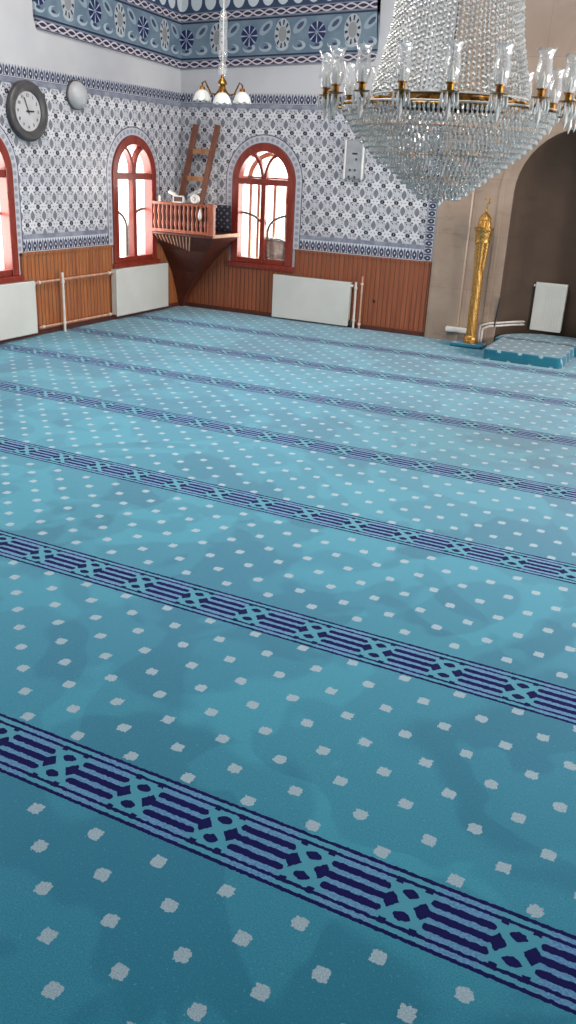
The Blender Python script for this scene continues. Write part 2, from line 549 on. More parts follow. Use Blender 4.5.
# ------------------------------------------------------------------ setting
def mpL(u, v, d): return (XL + d, u, v)         # left wall, d into the room
def mpB(u, v, d): return (u, YB - d, v)         # back wall
def arch(uc, w, zs, zsp, n=20):
    return [(uc + w*math.cos(PI - PI*i/n), zsp + w*math.sin(PI*i/n)) for i in range(n+1)]
def wall_polys(u0, u1, z0, z1, holes):
    """rectangle minus arched holes (uc, halfwidth, sill, spring)"""
    out = []; cur = u0
    for uc, w, zs, zsp in sorted(holes):
        a, b = uc-w, uc+w
        if a > cur: out.append([(cur, z0), (a, z0), (a, z1), (cur, z1)])
        if zs > z0 + 1e-4: out.append([(a, z0), (b, z0), (b, zs), (a, zs)])
        pts = arch(uc, w, zs, zsp)
        for p, q in zip(pts, pts[1:]):
            out.append([p, q, (q[0], z1), (p[0], z1)])
        cur = b
    if cur < u1: out.append([(cur, z0), (u1, z0), (u1, z1), (cur, z1)])
    return out
hl = [(y, w, ZS, ZSP) for y, w in WIN_L] + [(3.6, .43, ZS, ZSP), (.6, .43, ZS, ZSP)]
hb = [(WIN_B[0], WIN_B[1], ZS, ZSP)]
MX, MHW = -1.60, 1.57            # niche axis, half width of the marble front
wl = MB().polys(wall_polys(YR, YB+WT, 0, ZC, hl), 0, -WT, mpL).build('wall_left', M['plaster'])
tag(wl, 'white plastered side wall above patterned tiles, with arched windows', 'wall', kind='structure')
wb = MB().polys(wall_polys(XL, MX-MHW, 0, ZC, hb), 0, -WT, mpB)
wb2 = MB().polys(wall_polys(MX+MHW, XR, 0, ZC, []), 0, -WT, mpB).build('wall_back', M['plaster'])
tag(wb2, 'white plastered front wall on the far side of the marble niche', 'wall', kind='structure')
wb = wb.build('wall_back', M['plaster'])
tag(wb, 'white plastered front wall above patterned tiles and boarding, beside the marble niche', 'wall', kind='structure')
hr = [(y, .55, .8, 1.9) for y in (9.2, 7.0, 4.8)]
def mpR(u, v, d): return (XR - d, u, v)
wr = MB().polys(wall_polys(YR, YB, 0, ZC, hr), 0, -WT, mpR).build('wall_right', M['plaster'])
tag(wr, 'white plastered wall with three arched openings, opposite the clock wall', 'wall', kind='structure')
def mpF(u, v, d): return (u, YR + d, v)
wf = MB().polys(wall_polys(XL, XR, 0, ZC, []), 0, -WT, mpF).build('wall_rear', M['plaster'])
tag(wf, 'plain white plastered rear wall of the hall', 'wall', kind='structure')
ce = MB().box(XL-WT, YR-WT, ZC, XR+WT, YB+1.6, ZC+.2).build('ceiling', M['plaster'])
tag(ce, 'plain white plaster ceiling over the hall', 'ceiling', kind='structure')
fl = MB().box(XL-WT, YR-WT, -.2, XR+WT, YB+1.6, -.012).build('floor', M['plaster'])
tag(fl, 'plain floor slab beneath the wall-to-wall carpet', 'floor', kind='structure')
cp = MB().box(XL+.002, YR+.002, -.012, XR-.002, YB-.002, 0).build('prayer_carpet', M['carpet'])
tag(cp, 'wall-to-wall turquoise carpet with navy interlaced row stripes and pale dots', 'carpet')

# tile cladding, borders, boarding (parts of the walls)
TD = .012
def cladding(wall, mp, u0, u1, holes, mt, low, top, ub, sgn):
    bigger = [(h[0], .555, ZS, ZSP) for h in holes]
    MB().polys(wall_polys(u0, u1, ZT+.04, ZTT-.045, bigger), 0, TD, mp).build('tile_cladding', mt, wall)
    lb = [(h[0], .555, ZW-.001, ZSP) for h in holes]
    def strips(z0, z1, d, name, mm):
        b = MB(); cur = u0
        for h in sorted(holes):
            if z0 < ZSP: b.polys([[(cur, z0), (h[0]-.555, z0), (h[0]-.555, z1), (cur, z1)]], 0, d, mp); cur = h[0]+.555
        b.polys([[(cur, z0), (u1, z0), (u1, z1), (cur, z1)]], 0, d, mp)
        return b.build(name, mm, wall)
    strips(ZW, ZT-.01, TD+.002, 'tulip_border', low)
    strips(ZT-.01, ZT+.04, TD+.004, 'glazed_line', M['line'])
    strips(ZTT-.045, ZTT, TD+.006, 'glazed_line', M['line'])
    # crest with merlons along its top edge
    b = MB(); b.polys([[(u0, ZTT), (u1, ZTT), (u1, ZTT+.095), (u0, ZTT+.095)]], 0, TD+.002, mp)
    n = int((u1-u0)/.0425)
    for i in range(n):
        a = u0 + (i+.5)*(u1-u0)/n
        b.polys([[(a-.016, ZTT+.095), (a+.016, ZTT+.095), (a+.011, ZTT+.112), (a, ZTT+.128), (a-.011, ZTT+.112)]], 0, TD+.002, mp)
    b.build('crest_border', top, wall)
    for h in holes:
        o = arch(h[0], .555, ZS, ZSP); i = arch(h[0], .445, ZS, ZSP)
        q = [[i[k], i[k+1], o[k+1], o[k]] for k in range(len(o)-1)]
        q += [[(h[0]-.555, ZW), (h[0]-.445, ZW), (h[0]-.445, ZSP), (h[0]-.555, ZSP)], [(h[0]+.445, ZW), (h[0]+.555, ZW), (h[0]+.555, ZSP), (h[0]+.445, ZSP)]]
        MB().polys(q, 0, TD+.002, mp).build('arch_border', arch_border_mat('arch_border_'+('side' if sgn else 'front'), h[0], 'y' if sgn else 'x'), wall)
cladding(wl, mpL, 2.0, YB-.001, hl[:2]+[hl[2]], M['tile_l'], M['low_l'], M['top_l'], 0, 1)
cladding(wb, mpB, XL+.02, MX-MHW-.12, hb, M['tile_b'], M['low_b'], M['top_b'], 0, 0)
b = MB().polys([[(MX-MHW-.12, ZW), (MX-MHW, ZW), (MX-MHW, ZTT+.12), (MX-MHW-.12, ZTT+.12)]], 0, TD+.002, mpB)
b.build('edge_border', M['edge'], wb)
# painted frieze: lower edge rises gently away from the corner
def frieze(mp, f, mm, wall, L):
    zb = lambda u: 2.975 + .035*u
    b = MB(); n = 12; q = []
    for k in range(n):
        a, c = L*k/n, L*(k+1)/n
        q.append([(f(a), zb(a)), (f(c), zb(c)), (f(c), 4.35), (f(a), 4.35)])
    # softly curved outer end
    e = [(L, zb(L)), (L+.03, zb(L)+.10), (L+.035, zb(L)+.25), (L+.02, zb(L)+.45), (L-.01, zb(L)+.62), (L, 4.35)]
    q.append([(f(u), z) for u, z in e])
    b.polys(q, 0, .03, mp); b.build('painted_frieze', mm, wall)
frieze(mpB, lambda u: XL+u, M['fr_b'], wb, 2.65)
frieze(mpL, lambda u: YB-u, M['fr_l'], wl, 2.70)

# boarding
def boards(mp, u0, u1, holes, mm, name, label):
    b = MB(); d = .030
    cur = u0
    for h in sorted(holes):
        a, c = h[0]-.5, h[0]+.5
        b.polys([[(cur, 0), (a, 0), (a, ZW), (cur, ZW)]], 0, d, mp)
        b.polys([[(a, 0), (c, 0), (c, ZS-.08), (a, ZS-.08)]], 0, d, mp); cur = c
    b.polys([[(cur, 0), (u1, 0), (u1, ZW), (cur, ZW)]], 0, d, mp)
    o = b.build(name, mm)
    t = MB()
    cur = u0
    for h in sorted(holes):
        t.polys([[(cur, ZW-.022), (h[0]-.5, ZW-.022), (h[0]-.5, ZW+.006), (cur, ZW+.006)]], 0, d+.012, mp); cur = h[0]+.5
    t.polys([[(cur, ZW-.022), (u1, ZW-.022), (u1, ZW+.006), (cur, ZW+.006)]], 0, d+.012, mp)
    t.build('cap_strip', mm, o)
    tag(o, label, 'wall boarding', kind='structure')
    return o
boards(mpL, 2.0, YB-.002, hl[:3], M['board_l'], 'trim_1', 'orange-brown vertical boarding along the foot of the clock wall')
boards(mpB, XL+.032, MX-MHW-.003, hb, M['board_b'], 'trim_2', 'brown vertical boarding along the foot of the wall beside the marble niche')
o = MB().box(XL+.031, 2.0, .001, XL+.046, YB-.035, .055, .005).build('baseboard_left', M['dark'])
tag(o, 'low dark skirting strip under the clock wall boarding', 'skirting', kind='structure')
o = MB().box(XL+.05, YB-.046, .001, MX-MHW-.003, YB-.031, .055, .005).build('baseboard_back', M['dark'])
tag(o, 'low dark skirting strip under the boarding beside the niche', 'skirting', kind='structure')

# windows -----------------------------------------------------------
def window(idx, uc, mp, label, outer=False):
    w = .43; loc = mp(uc, ZS, -.05)
    o = bpy.data.objects.new('window_%d' % idx, None); COL.objects.link(o); o.location = loc; o['_w'] = tuple(loc)
    tag(o, label, 'window', kind='structure')
    # outer frame ring
    fo = arch(uc, .452, ZS, ZSP, 28); fi = arch(uc, w-.075, ZS, ZSP, 28)
    q = [[fi[k], fi[k+1], fo[k+1], fo[k]] for k in range(28)]
    q += [[(uc-.452, ZS-.02), (uc-w+.075, ZS-.02), (uc-w+.075, ZSP), (uc-.452, ZSP)], [(uc+w-.075, ZS-.02), (uc+.452, ZS-.02), (uc+.452, ZSP), (uc+w-.075, ZSP)]]
    fr = MB().polys(q, .035, -.09, mp).build('window_frame', M['red'], o, bev=.006)
    s = MB().polys([[(uc-.5, ZS-.085), (uc+.5, ZS-.085), (uc+.5, ZS-.02), (uc-.5, ZS-.02)]], .055, -.10, mp)
    s.polys([[(uc-w+.07, ZS-.02), (uc+w-.07, ZS-.02), (uc+w-.07, ZS+.045), (uc-w+.07, ZS+.045)]], .02, -.08, mp)
    s.build('window_sill', M['red'], o, bev=.006)
    t = MB().polys([[(uc-w+.06, ZSP-.045), (uc+w-.06, ZSP-.045), (uc+w-.06, ZSP+.03), (uc-w+.06, ZSP+.03)]], .025, -.07, mp)
    t.build('transom', M['red'], o, bev=.006)
    t = MB().polys([[(uc-.032, ZS), (uc+.032, ZS), (uc+.032, ZSP-.03), (uc-.032, ZSP-.03)]], .022, -.06, mp)
    t.build('mullion', M['red'], o, bev=.006)
    # two small lancet lights over the transom
    R = .36
    for sg in (-1, 1):
        pts = []
        for k in range(15):
            a = PI*.5*k/14
            # quarter-ish arc from beside the centre up and outwards
            x = sg*(.02 + .20*(1-math.cos(a))); z = ZSP + .02 + .30*math.sin(a)
            pts.append((uc + x, z))
        b = MB(); q = []
        for (x0, z0), (x1, z1) in zip(pts, pts[1:]):
            dx, dz = x1-x0, z1-z0; L = math.hypot(dx, dz) or 1; nx, nz = -dz/L*.018, dx/L*.018
            q.append([(x0-nx, z0-nz), (x1-nx, z1-nz), (x1+nx, z1+nz), (x0+nx, z0+nz)])
        for p in q: b.polys([p], .015, -.05, mp)
        b.build('tracery_arc', M['red'], o)
        # iron arcs of the grille outside the lower lights
        c = [mp(uc + sg*(.37 - .345*math.sin(PI*.5*k/14)), ZS + .60 - .22*(1-math.cos(PI*.5*k/14)), -.10) for k in range(15)]
        c += [mp(uc + sg*.025, ZS + .2, -.10), mp(uc + sg*.025, ZS + .01, -.10)]
        MB().tube(c, .016, 8).build('grille_bar', M['iron'], o, True)
    # glass panes
    g = MB().polys([[(uc-w+.07, ZS+.04), (uc-.03, ZS+.04), (uc-.03, ZSP-.04), (uc-w+.07, ZSP-.04)]], -.028, -.033, mp)
    g.polys([[(uc+.03, ZS+.04), (uc+w-.07, ZS+.04), (uc+w-.07, ZSP-.04), (uc+.03, ZSP-.04)]], -.028, -.033, mp)
    g.polys([[p for p in arch(uc, w-.07, ZS, ZSP+.02, 20)]], -.028, -.033, mp)
    g.build('window_pane', M['pane'], o)
    # casement hinges
    h = MB()
    for z in (ZS+.22, ZSP-.25): h.polys([[(uc+w-.085, z), (uc+w-.06, z), (uc+w-.06, z+.07), (uc+w-.085, z+.07)]], .04, .0, mp)
    h.build('hinge', M['red'], o)
    if outer:
        b = MB()
        for x in (-.31, -.19, .05, .23):
            b.polys([[(uc+x-.02, ZS), (uc+x+.02, ZS), (uc+x+.02, ZSP+.05), (uc+x-.02, ZSP+.05)]], -.22, -.27, mp)
        b.polys([[(uc-.42, ZSP-.01), (uc+.42, ZSP-.01), (uc+.42, ZSP+.05), (uc-.42, ZSP+.05)]], -.22, -.27, mp)
        oi = arch(uc, .30, ZS, ZSP, 20); oo = arch(uc, .36, ZS, ZSP, 20)
        b.polys([[oi[k], oi[k+1], oo[k+1], oo[k]] for k in range(20)], -.22, -.27, mp)
        b.build('outer_sash', M['peach'], o)
    return o
window(1, WIN_L[0][0], mpL, 'red-brown arched window cut by the picture edge below the clock')
window(2, WIN_L[1][0], mpL, 'red-brown arched window on the clock wall beside the corner balcony')
window(3, WIN_B[0], mpB, 'red-brown arched window with pale outer sash and a bag on its sill', True)

# ------------------------------------------------------------------ marble niche
mi = thing('prayer_niche', 'grey-beige marble prayer niche with a tall arched recess and stepped front', 'niche', (MX, YB, 0))
YF = YB - .075; YI = YB - .035
R0 = .70; NS = 1.72; HI = .86
# outer slabs with rounded room-side edge
for sg in (-1, 1):
    x0, x1 = (MX-MHW+.003, MX-1.145) if sg < 0 else (MX+1.145, MX+MHW-.003)
    e = .05
    prof = [(x0, YB+.12), (x0, YF+e), (x0+e*.3, YF+e*.3), (x0+e, YF), (x1-.012, YF), (x1, YF+.012), (x1, YB+.12)]
    if sg > 0: prof = [(x0, YB+.12), (x0, YF+.012), (x0+.012, YF), (x1-e, YF), (x1-e*.3, YF+e*.3), (x1, YF+e), (x1, YB+.12)]
    n = len(prof); vs = [(x, y, z) for z in (0, ZC-.002) for x, y in prof]
    MB().add(vs, [[i, (i+1) % n, (i+1) % n + n, i+n] for i in range(n)] + [list(range(n)), list(range(n, 2*n))]).build('facing_slab', M['marble'], mi)
def mpM(u, v, d): return (u, YI + .15 - d, v)
MB().polys(wall_polys(MX-1.145, MX+1.145, 0, ZC-.002, [(MX, R0, 0, NS)]), .15, 0, mpM).build('inner_facing', M['marble'], mi)
# slim raised moulding around the recess
ao = arch(MX, R0+.16, 0, NS, 24); ai = arch(MX, R0+.10, 0, NS, 24)
q = [[ai[k], ai[k+1], ao[k+1], ao[k]] for k in range(24)] + [[(MX-R0-.16, 0), (MX-R0-.10, 0), (MX-R0-.10, NS), (MX-R0-.16, NS)], [(MX+R0+.10, 0), (MX+R0+.16, 0), (MX+R0+.16, NS), (MX+R0+.10, NS)]]
MB().polys(q, .15, .160, mpM).build('moulding', M['marble'], mi, bev=.008)
# curved recess with a half dome
nv = 24; vs = []; fs = []
cy = YI + .02
rows = [0, .4, .8, 1.2, NS]
for z in rows:
    for i in range(nv+1):
        t = PI*i/nv; vs.append((MX - R0*math.cos(t), cy + R0*math.sin(t)*.86, z))
for k in range(1, 11):
    ph = PI/2*k/10
    for i in range(nv+1):
        t = PI*i/nv; vs.append((MX - R0*math.cos(t)*math.cos(ph), cy + R0*math.sin(t)*math.cos(ph)*.86, NS + R0*math.sin(ph)))
nr = len(rows) + 10
for r in range(nr-1):
    for i in range(nv): fs.append([r*(nv+1)+i, r*(nv+1)+i+1, (r+1)*(nv+1)+i+1, (r+1)*(nv+1)+i])
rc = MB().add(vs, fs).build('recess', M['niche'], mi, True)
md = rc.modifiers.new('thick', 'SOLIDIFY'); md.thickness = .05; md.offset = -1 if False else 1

# carpeted step running into the recess
SX0, SX1, SY0, SZ = -2.21, -1.345, 9.56, .115
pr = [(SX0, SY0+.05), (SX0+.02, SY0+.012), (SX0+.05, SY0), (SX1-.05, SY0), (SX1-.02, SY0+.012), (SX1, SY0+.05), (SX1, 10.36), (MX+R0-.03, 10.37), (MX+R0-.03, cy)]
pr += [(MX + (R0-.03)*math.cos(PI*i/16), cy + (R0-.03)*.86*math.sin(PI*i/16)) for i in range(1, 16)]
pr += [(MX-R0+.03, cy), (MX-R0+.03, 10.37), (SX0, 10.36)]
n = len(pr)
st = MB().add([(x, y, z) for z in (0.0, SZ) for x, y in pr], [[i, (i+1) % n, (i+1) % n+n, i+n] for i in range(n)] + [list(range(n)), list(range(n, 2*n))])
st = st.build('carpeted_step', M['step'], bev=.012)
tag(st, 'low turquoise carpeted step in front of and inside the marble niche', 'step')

# ------------------------------------------------------------------ radiators
def radiator(label, x0, x1, z0, z1, mp, base, group=None, ribs=False, valve=1):
    uc = (x0+x1)/2
    loc = mp(uc, 0, .06)
    t = thing('panel_radiator', label, 'radiator', loc, group)
    d0, d1 = .045, .125
    b = MB().polys([[(x0, z0), (x1, z0), (x1, z1), (x0, z1)]], d1-.022, d1, mp); b.build('front_panel', M['white'], t, bev=.008)
    if ribs:
        b = MB(); n = 6; w = (x1-x0)*.55
        for k in range(n):
            a = x1-.02-w+ k*w/n
            b.polys([[(a, z0+.03), (a+w/n*.55, z0+.03), (a+w/n*.55, z1-.03), (a, z1-.03)]], d1, d1+.006, mp)
        b.build('rib', M['white'], t)
    MB().polys([[(x0+.01, z0+.01), (x1-.01, z0+.01), (x1-.01, z1-.01), (x0+.01, z1-.01)]], d0, d0+.022, mp).build('back_panel', M['white'], t)
    b = MB(); k = int((x1-x0)/.03)
    for i in range(k):
        a = x0 + .02 + (x1-x0-.04)*i/(k-1)
        b.polys([[(a-.004, z0+.02), (a+.004, z0+.02), (a+.004, z1-.012), (a-.004, z1-.012)]], d0+.022, d1-.022, mp)
    b.build('fin', M['grill'], t)
    b = MB()
    for dz in (0,):
        b.polys([[(x0+.004, z1-.012), (x1-.004, z1-.012), (x1-.004, z1), (x0+.004, z1)]], d0, d1-.024, mp)
    b.build('top_grille', M['grill'], t)
    for sx in (x0, x1-.012):
        MB().polys([[(sx, z0+.02), (sx+.012, z0+.02), (sx+.012, z1), (sx, z1)]], d0, d1-.022, mp).build('side_cover', M['white'], t)
    for sx in (x0+.15, x1-.19):
        MB().polys([[(sx, z0+.05), (sx+.04, z0+.05), (sx+.04, z1-.08), (sx, z1-.08)]], .0 if base == 0 else -base, d0, mp).build('bracket', M['white'], t)
    vx = x1 if valve > 0 else x0
    v = MB(); p = Vector(mp(vx, z0+.045, .085)); q = Vector(mp(vx+.024*valve, z0+.045, .085))
    v.tube([p, q], .016, 10); v.tube([q - Vector((0,0,.03)), q + Vector((0,0,.035))], .02, 10)
    v.build('valve', M['black'], t, True)
    v = MB(); p = Vector(mp(vx-.005*valve, z1-.045, .085)); q = Vector(mp(vx+.028*valve, z1-.045, .085))
    v.tube([p, q], .017, 10); v.build('air_vent', M['whitepl'], t, True)
    return t
def off(mp, d0): return lambda u, v, d: mp(u, v, d + d0)
radiator('white panel radiator cut by the picture edge, under the window below the clock', 5.85, 7.405, .05, .612, off(mpL, .005), 0, 'white radiators on the boarding')
radiator('white panel radiator under the clock wall window, next to the corner balcony', 8.845, 9.985, .05, .618, off(mpL, .005), 0, 'white radiators on the boarding')
radiator('white panel radiator under the window that holds a bag', -5.255, -4.165, .02, .570, off(mpB, .005), 0, 'white radiators on the boarding')
# narrow one inside the niche, on its curved back
def mpN(u, v, d): return (u, YB + .56 - d, v)
radiator('small ribbed white radiator inside the marble niche', -1.985, -1.615, .165, .735, mpN, .06, None, True, -1)

# heating pipes
def pipe(label, pts, r, m, clips=()):
    c = Vector(pts[0]); t = thing('heating_pipe', label, 'pipe', c, 'heating pipes on the boarding')
    MB().tube(pts, r, 10).build('pipe_run', m, t, True)
    for p, ax in clips:
        a = Vector(p); d = Vector(ax)
        MB().tube([a - d*.012, a + d*.012], r*1.5, 10).build('collar', M['pipe'], t, True)
    return t
xp = XL + .075
pipe('upper pinkish pipe running between the two clock wall radiators', [(xp, 7.43, .578), (xp, 8.2, .580), (xp, 8.85, .580)], .014, M['copper'], [((xp, 7.52, .578), (0,1,0)), ((xp, 8.77, .580), (0,1,0))])
pipe('lower pinkish pipe running between the two clock wall radiators', [(xp, 7.49, .092), (xp, 8.2, .088), (xp, 8.83, .084)], .014, M['copper'], [((xp, 7.55, .092), (0,1,0)), ((xp, 8.76, .085), (0,1,0))])
pipe('upright white pipe crossing the two pinkish pipes on the clock wall', [(xp+.034, 7.875, .0), (xp+.034, 7.875, .3), (xp+.034, 7.875, .66)], .016, M['pipe'], [((xp+.034, 7.875, .10), (0,0,1)), ((xp+.034, 7.875, .56), (0,0,1))])
yp = YB - .085
pipe('upright white pipe nearer the radiator under the bag window', [(-4.100, yp, .0), (-4.100, yp, .3), (-4.104, yp, .575)], .015, M['pipe'], [((-4.100, yp, .10), (0,0,1)), ((-4.100, yp, .50), (0,0,1))])
pipe('upright pinkish pipe second from the radiator under the bag window', [(-4.020, yp, .0), (-4.020, yp, .3), (-4.020, yp, .65)], .013, M['copper'], [((-4.020, yp, .06), (0,0,1)), ((-4.020, yp, .56), (0,0,1))])
t = thing('niche_pipe', 'pair of white pipes from the carpet to the niche radiator', 'pipe', (-2.42, YF-.05, 0))
for k, dz in enumerate((0, .035)):
    pts = [(-2.43 - .03*k, YF-.05, .0), (-2.43 - .03*k, YF-.05, .20+dz), (-2.36, YF-.04, .235+dz), (-2.27, YB+.05, .23+dz), (-2.16, YB+.27, .225+dz), (-2.05, YB+.47, .215+dz)]
    MB().tube(pts, .013, 10).build('pipe_run', M['pipe'], t, True)
# white box by the ornament's foot
t = thing('socket_box', 'long white plastic box low on the marble behind the gold ornament', 'box', (-2.80, YF-.03, .10))
MB().box(-2.88, YF-.06, .115, -2.60, YF+.0, .175, .008).build('housing', M['whitepl'], t)
MB().box(-2.86, YF-.064, .13, -2.62, YF-.058, .160, .002).build('cover', M['whitepl'], t)
# dark narrow slot at the niche edge, built as a thin raised bar
o = MB().tube([(-2.315, YI-.012, .225), (-2.30, YI-.012, .36), (-2.288, YI-.012, .50), (-2.280, YI-.012, .57)], [.010, .012, .012, .008], 8).build('dark_slot', M['black'], None, True)
tag(o, 'narrow dark upright slot at the marble edge of the niche', 'rod')  # the 'rod' is a stand-in for the dark slot

# ------------------------------------------------------------------ gold minaret ornament
gx, gy = -2.52, 10.20
t = thing('minaret_ornament', 'tall slender gold minaret-shaped ornament standing on the carpet by the niche', 'ornament', (gx, gy, 0))
b = MB().box(gx-.21, gy-.14, .0, gx+.17, gy+.14, .045, .015); b.build('plinth', M['step'], t)
def fluted(mb, prof, n=16, depth=.10, seg=64, tw=0.):
    vs = []; fs = []
    for r, z in prof:
        for i in range(seg):
            a = 2*PI*i/seg; rr = r*(1 - depth*(.5+.5*math.cos(n*(a+tw*z))))
            vs.append((gx + rr*math.cos(a), gy + rr*math.sin(a), z))
    for k in range(len(prof)-1):
        for i in range(seg):
            j = (i+1) % seg; fs.append([k*seg+i, k*seg+j, (k+1)*seg+j, (k+1)*seg+i])
    fs += [list(range(seg)), [(len(prof)-1)*seg+i for i in range(seg)]]
    return mb.add(vs, fs)
MB().lathe([(0.0862,.045),(0.0862,.075),(0.0748,.085),(0.0748,.11),(0.0616,.13)], 32, (gx,gy,0)).build('foot', M['gold'], t, True)
fluted(MB(), [(.059,.12+.04*k) for k in range(20)], 8, .16, 64, 5.).build('shaft', M['gold'], t, True)
fluted(MB(), [(0.0581,.88),(0.0616,.93),(0.0660,1.0),(0.0722,1.07),(0.0792,1.14),(0.0827,1.18)], 12, .12, 72).build('flared_shaft', M['gold'], t, True)
MB().lathe([(0.0827,1.175),(0.0898,1.19),(0.0862,1.205),(0.0862,1.23),(0.0950,1.25),(0.0933,1.29),(0.0986,1.31),(0.1074,1.325),(0.1074,1.345),(0.0880,1.35)], 32, (gx,gy,0)).build('balcony', M['gold'], t, True)
fluted(MB(), [(0.0739,1.345),(0.0757,1.37),(0.0739,1.40),(0.0651,1.425),(0.0704,1.43),(0.0669,1.45),(0.0510,1.475),(0.0299,1.495),(0.0141,1.51)], 10, .10, 60).build('dome', M['gold'], t, True)
MB().lathe([(0.0106,1.50),(0.0176,1.515),(0.0106,1.53),(0.0070,1.545),(0.0123,1.555),(0.0053,1.57),(0.0044,1.60)], 16, (gx,gy,0)).build('finial', M['gold'], t, True)
cr = []
for k in range(17):
    a = math.radians(-60 + 300*k/16) + PI/2 + math.radians(30)
    cr.append((gx + .030*math.cos(a+PI), gy, 1.632 + .030*math.sin(a+PI)))
MB().tube(cr, [.003 + .006*math.sin(PI*k/16) for k in range(17)], 8).build('crescent', M['gold'], t, True)

# ------------------------------------------------------------------ clock
cy0, cz0 = 7.545, 2.285
t = thing('wall_clock', 'round wall clock with a thick charcoal rim and pale face', 'clock', (XL+TD, cy0, cz0))
RC = .287
MB().lathe([(RC*.96, .0), (RC, .015), (RC, .04), (RC*.97, .056), (RC*.88, .066), (RC*.76, .060), (RC*.67, .046), (RC*.655, .03), (.0, .029)], 64, (XL+TD, cy0, cz0), 'x').build('rim', M['clockrim'], t, True)
MB().lathe([(.0, .030), (RC*.655, .031), (RC*.655, .034), (0., .036)], 64, (XL+TD, cy0, cz0), 'x').build('face', M['clockface'], t, True)
xf = XL+TD+.0375
def text(s, y, z, size, name, parent, m):
    cu = bpy.data.curves.new(name, 'FONT'); cu.body = s; cu.size = size; cu.align_x = 'CENTER'; cu.align_y = 'CENTER'; cu.extrude = .001
    o = bpy.data.objects.new(name+'_tmp', cu); COL.objects.link(o)
    bpy.context.view_layer.update()
    me = bpy.data.meshes.new_from_object(o.evaluated_get(bpy.context.evaluated_depsgraph_get()))
    bpy.data.objects.remove(o)
    me.transform(Matrix(((0,0,1,xf),(1,0,0,y),(0,1,0,z),(0,0,0,1))))
    me.transform(Matrix.Translation(-Vector(parent['_w'])))
    me.materials.append(m)
    r = bpy.data.objects.new(name, me); COL.objects.link(r); r.parent = parent
for h in range(1, 13):
    a = PI/2 - 2*PI*h/12
    text(str(h), cy0 + .148*math.cos(a), cz0 + .148*math.sin(a), .042, 'numeral', t, M['black'])
def hand(ang, L, w, name):
    a = math.radians(90-ang); d = Vector((0, math.cos(a), math.sin(a))); c = Vector((xf+.004, cy0, cz0))
    MB().bar(c - d*.03, c + d*L, w, .003, (1, 0, 0)).build(name, M['black'], t)
hand(88, .085, .014, 'hour_hand'); hand(338, .135, .009, 'minute_hand')
MB().lathe([(.0,.0),(.012,.0),(.012,.008),(.0,.009)], 16, (xf, cy0, cz0), 'x').build('hub', M['black'], t, True)

# grey dome fixture on the wall
t = thing('wall_fixture', 'pale grey domed fixture high on the tiles beside the clock', 'wall lamp', (XL+TD, 8.34, 2.50))
MB().lathe([(.15,.0),(.15,.02),(.13,.03)], 40, (XL+TD, 8.34, 2.50), 'x').build('mounting_ring', M['clockrim'], t, True)
MB().lathe([(.138,.025),(.135,.05),(.115,.085),(.08,.11),(.04,.122),(.0,.125)], 40, (XL+TD, 8.34, 2.50), 'x').build('dome_cover', M['greyfix'], t, True)

# narrow glass-fronted cabinet on the back wall
x0, x1, z0, z1 = -4.375, -4.125, 1.775, 2.215
t = thing('wall_cabinet', 'narrow white-framed grey wall cabinet hung on the tiles behind the chandelier', 'cabinet', ((x0+x1)/2, YB-TD, z0))
yq = YB - TD
MB().box(x0, yq-.07, z0, x1, yq, z1, .006).build('cabinet_body', M['greyp'], t)
b = MB()
for a in ((x0, x0+.022, z0, z1), (x1-.022, x1, z0, z1)): b.box(a[0], yq-.085, a[2], a[1], yq-.07, a[3], .004)
b.build('door_frame', M['whitepl'], t)
MB().box(x0+.024, yq-.078, z0+.01, x1-.024, yq-.071, z1-.01, .002).build('door_panel', M['greyp'], t)
MB().box(-4.27, yq-.084, 2.055, -4.205, yq-.078, 2.072).build('slot', M['black'], t)
for x, z in ((-4.215, 2.0), (-4.29, 1.88), (-4.225, 1.88), (-4.30, 1.80), (-4.225, 1.80)):
    MB().box(x-.012, yq-.086, z-.012, x+.012, yq-.078, z+.012, .003).build('switch', M['black'], t)

# ------------------------------------------------------------------ corner balcony
PX0, PX1, PY0, PY1 = XL+.034, -5.825, 9.765, YB-.034
PZ, RZ = 1.025, 1.395
t = thing('corner_balcony', 'small red-brown wooden preaching balcony with turned railing in the room corner', 'balcony', (XL+.05, YB-.05, .06))
MB().box(PX0, PY0, PZ-.035, PX1, PY1, PZ, .006).build('platform', M['dark'], t)
MB().box(PX1-.005, PY0-.01, PZ-.03, PX1+.02, PY1, PZ+.012, .005).build('edge_plank', M['pine'], t)
# three-cornered underside tapering to the corner
ap = (PX0+.06, PY1-.06, .03)
def ringq(x1, y0, z): return [(PX0, y0, z), (x1, y0, z), (x1, PY1, z), (PX0, PY1, z)]
vs = ringq(PX1-.01, PY0+.02, PZ-.035) + ringq(-6.05, 9.985, .80) + ringq(-6.34, 10.20, .50) + ringq(-6.60, 10.34, .16) + ringq(-6.66, 10.37, .002)
MB().add(vs, [(0,1,2,3), (16,17,18,19)] + [(4*k+i, 4*k+(i+1) % 4, 4*k+4+(i+1) % 4, 4*k+4+i) for k in range(4) for i in range(4)]).build('underside', M['dark'], t)
MB().box(PX0, PY0-.022, RZ-.035, PX1+.02, PY0+.075, RZ, .01).build('top_rail', M['rail'], t)
MB().box(PX0, PY0-.018, PZ, PX1+.015, PY0+.024, PZ+.04, .008).build('bottom_rail', M['rail'], t)
MB().box(PX1-.075, PY0-.025, PZ-.005, PX1+.02, PY0+.035, RZ+.01, .008).build('corner_post', M['rail'], t)
MB().box(PX0, PY0+.034, PZ+.001, PX1-.06, PY0+.046, RZ-.04, .003).build('lining_board', M['lining'], t)
nb = 13
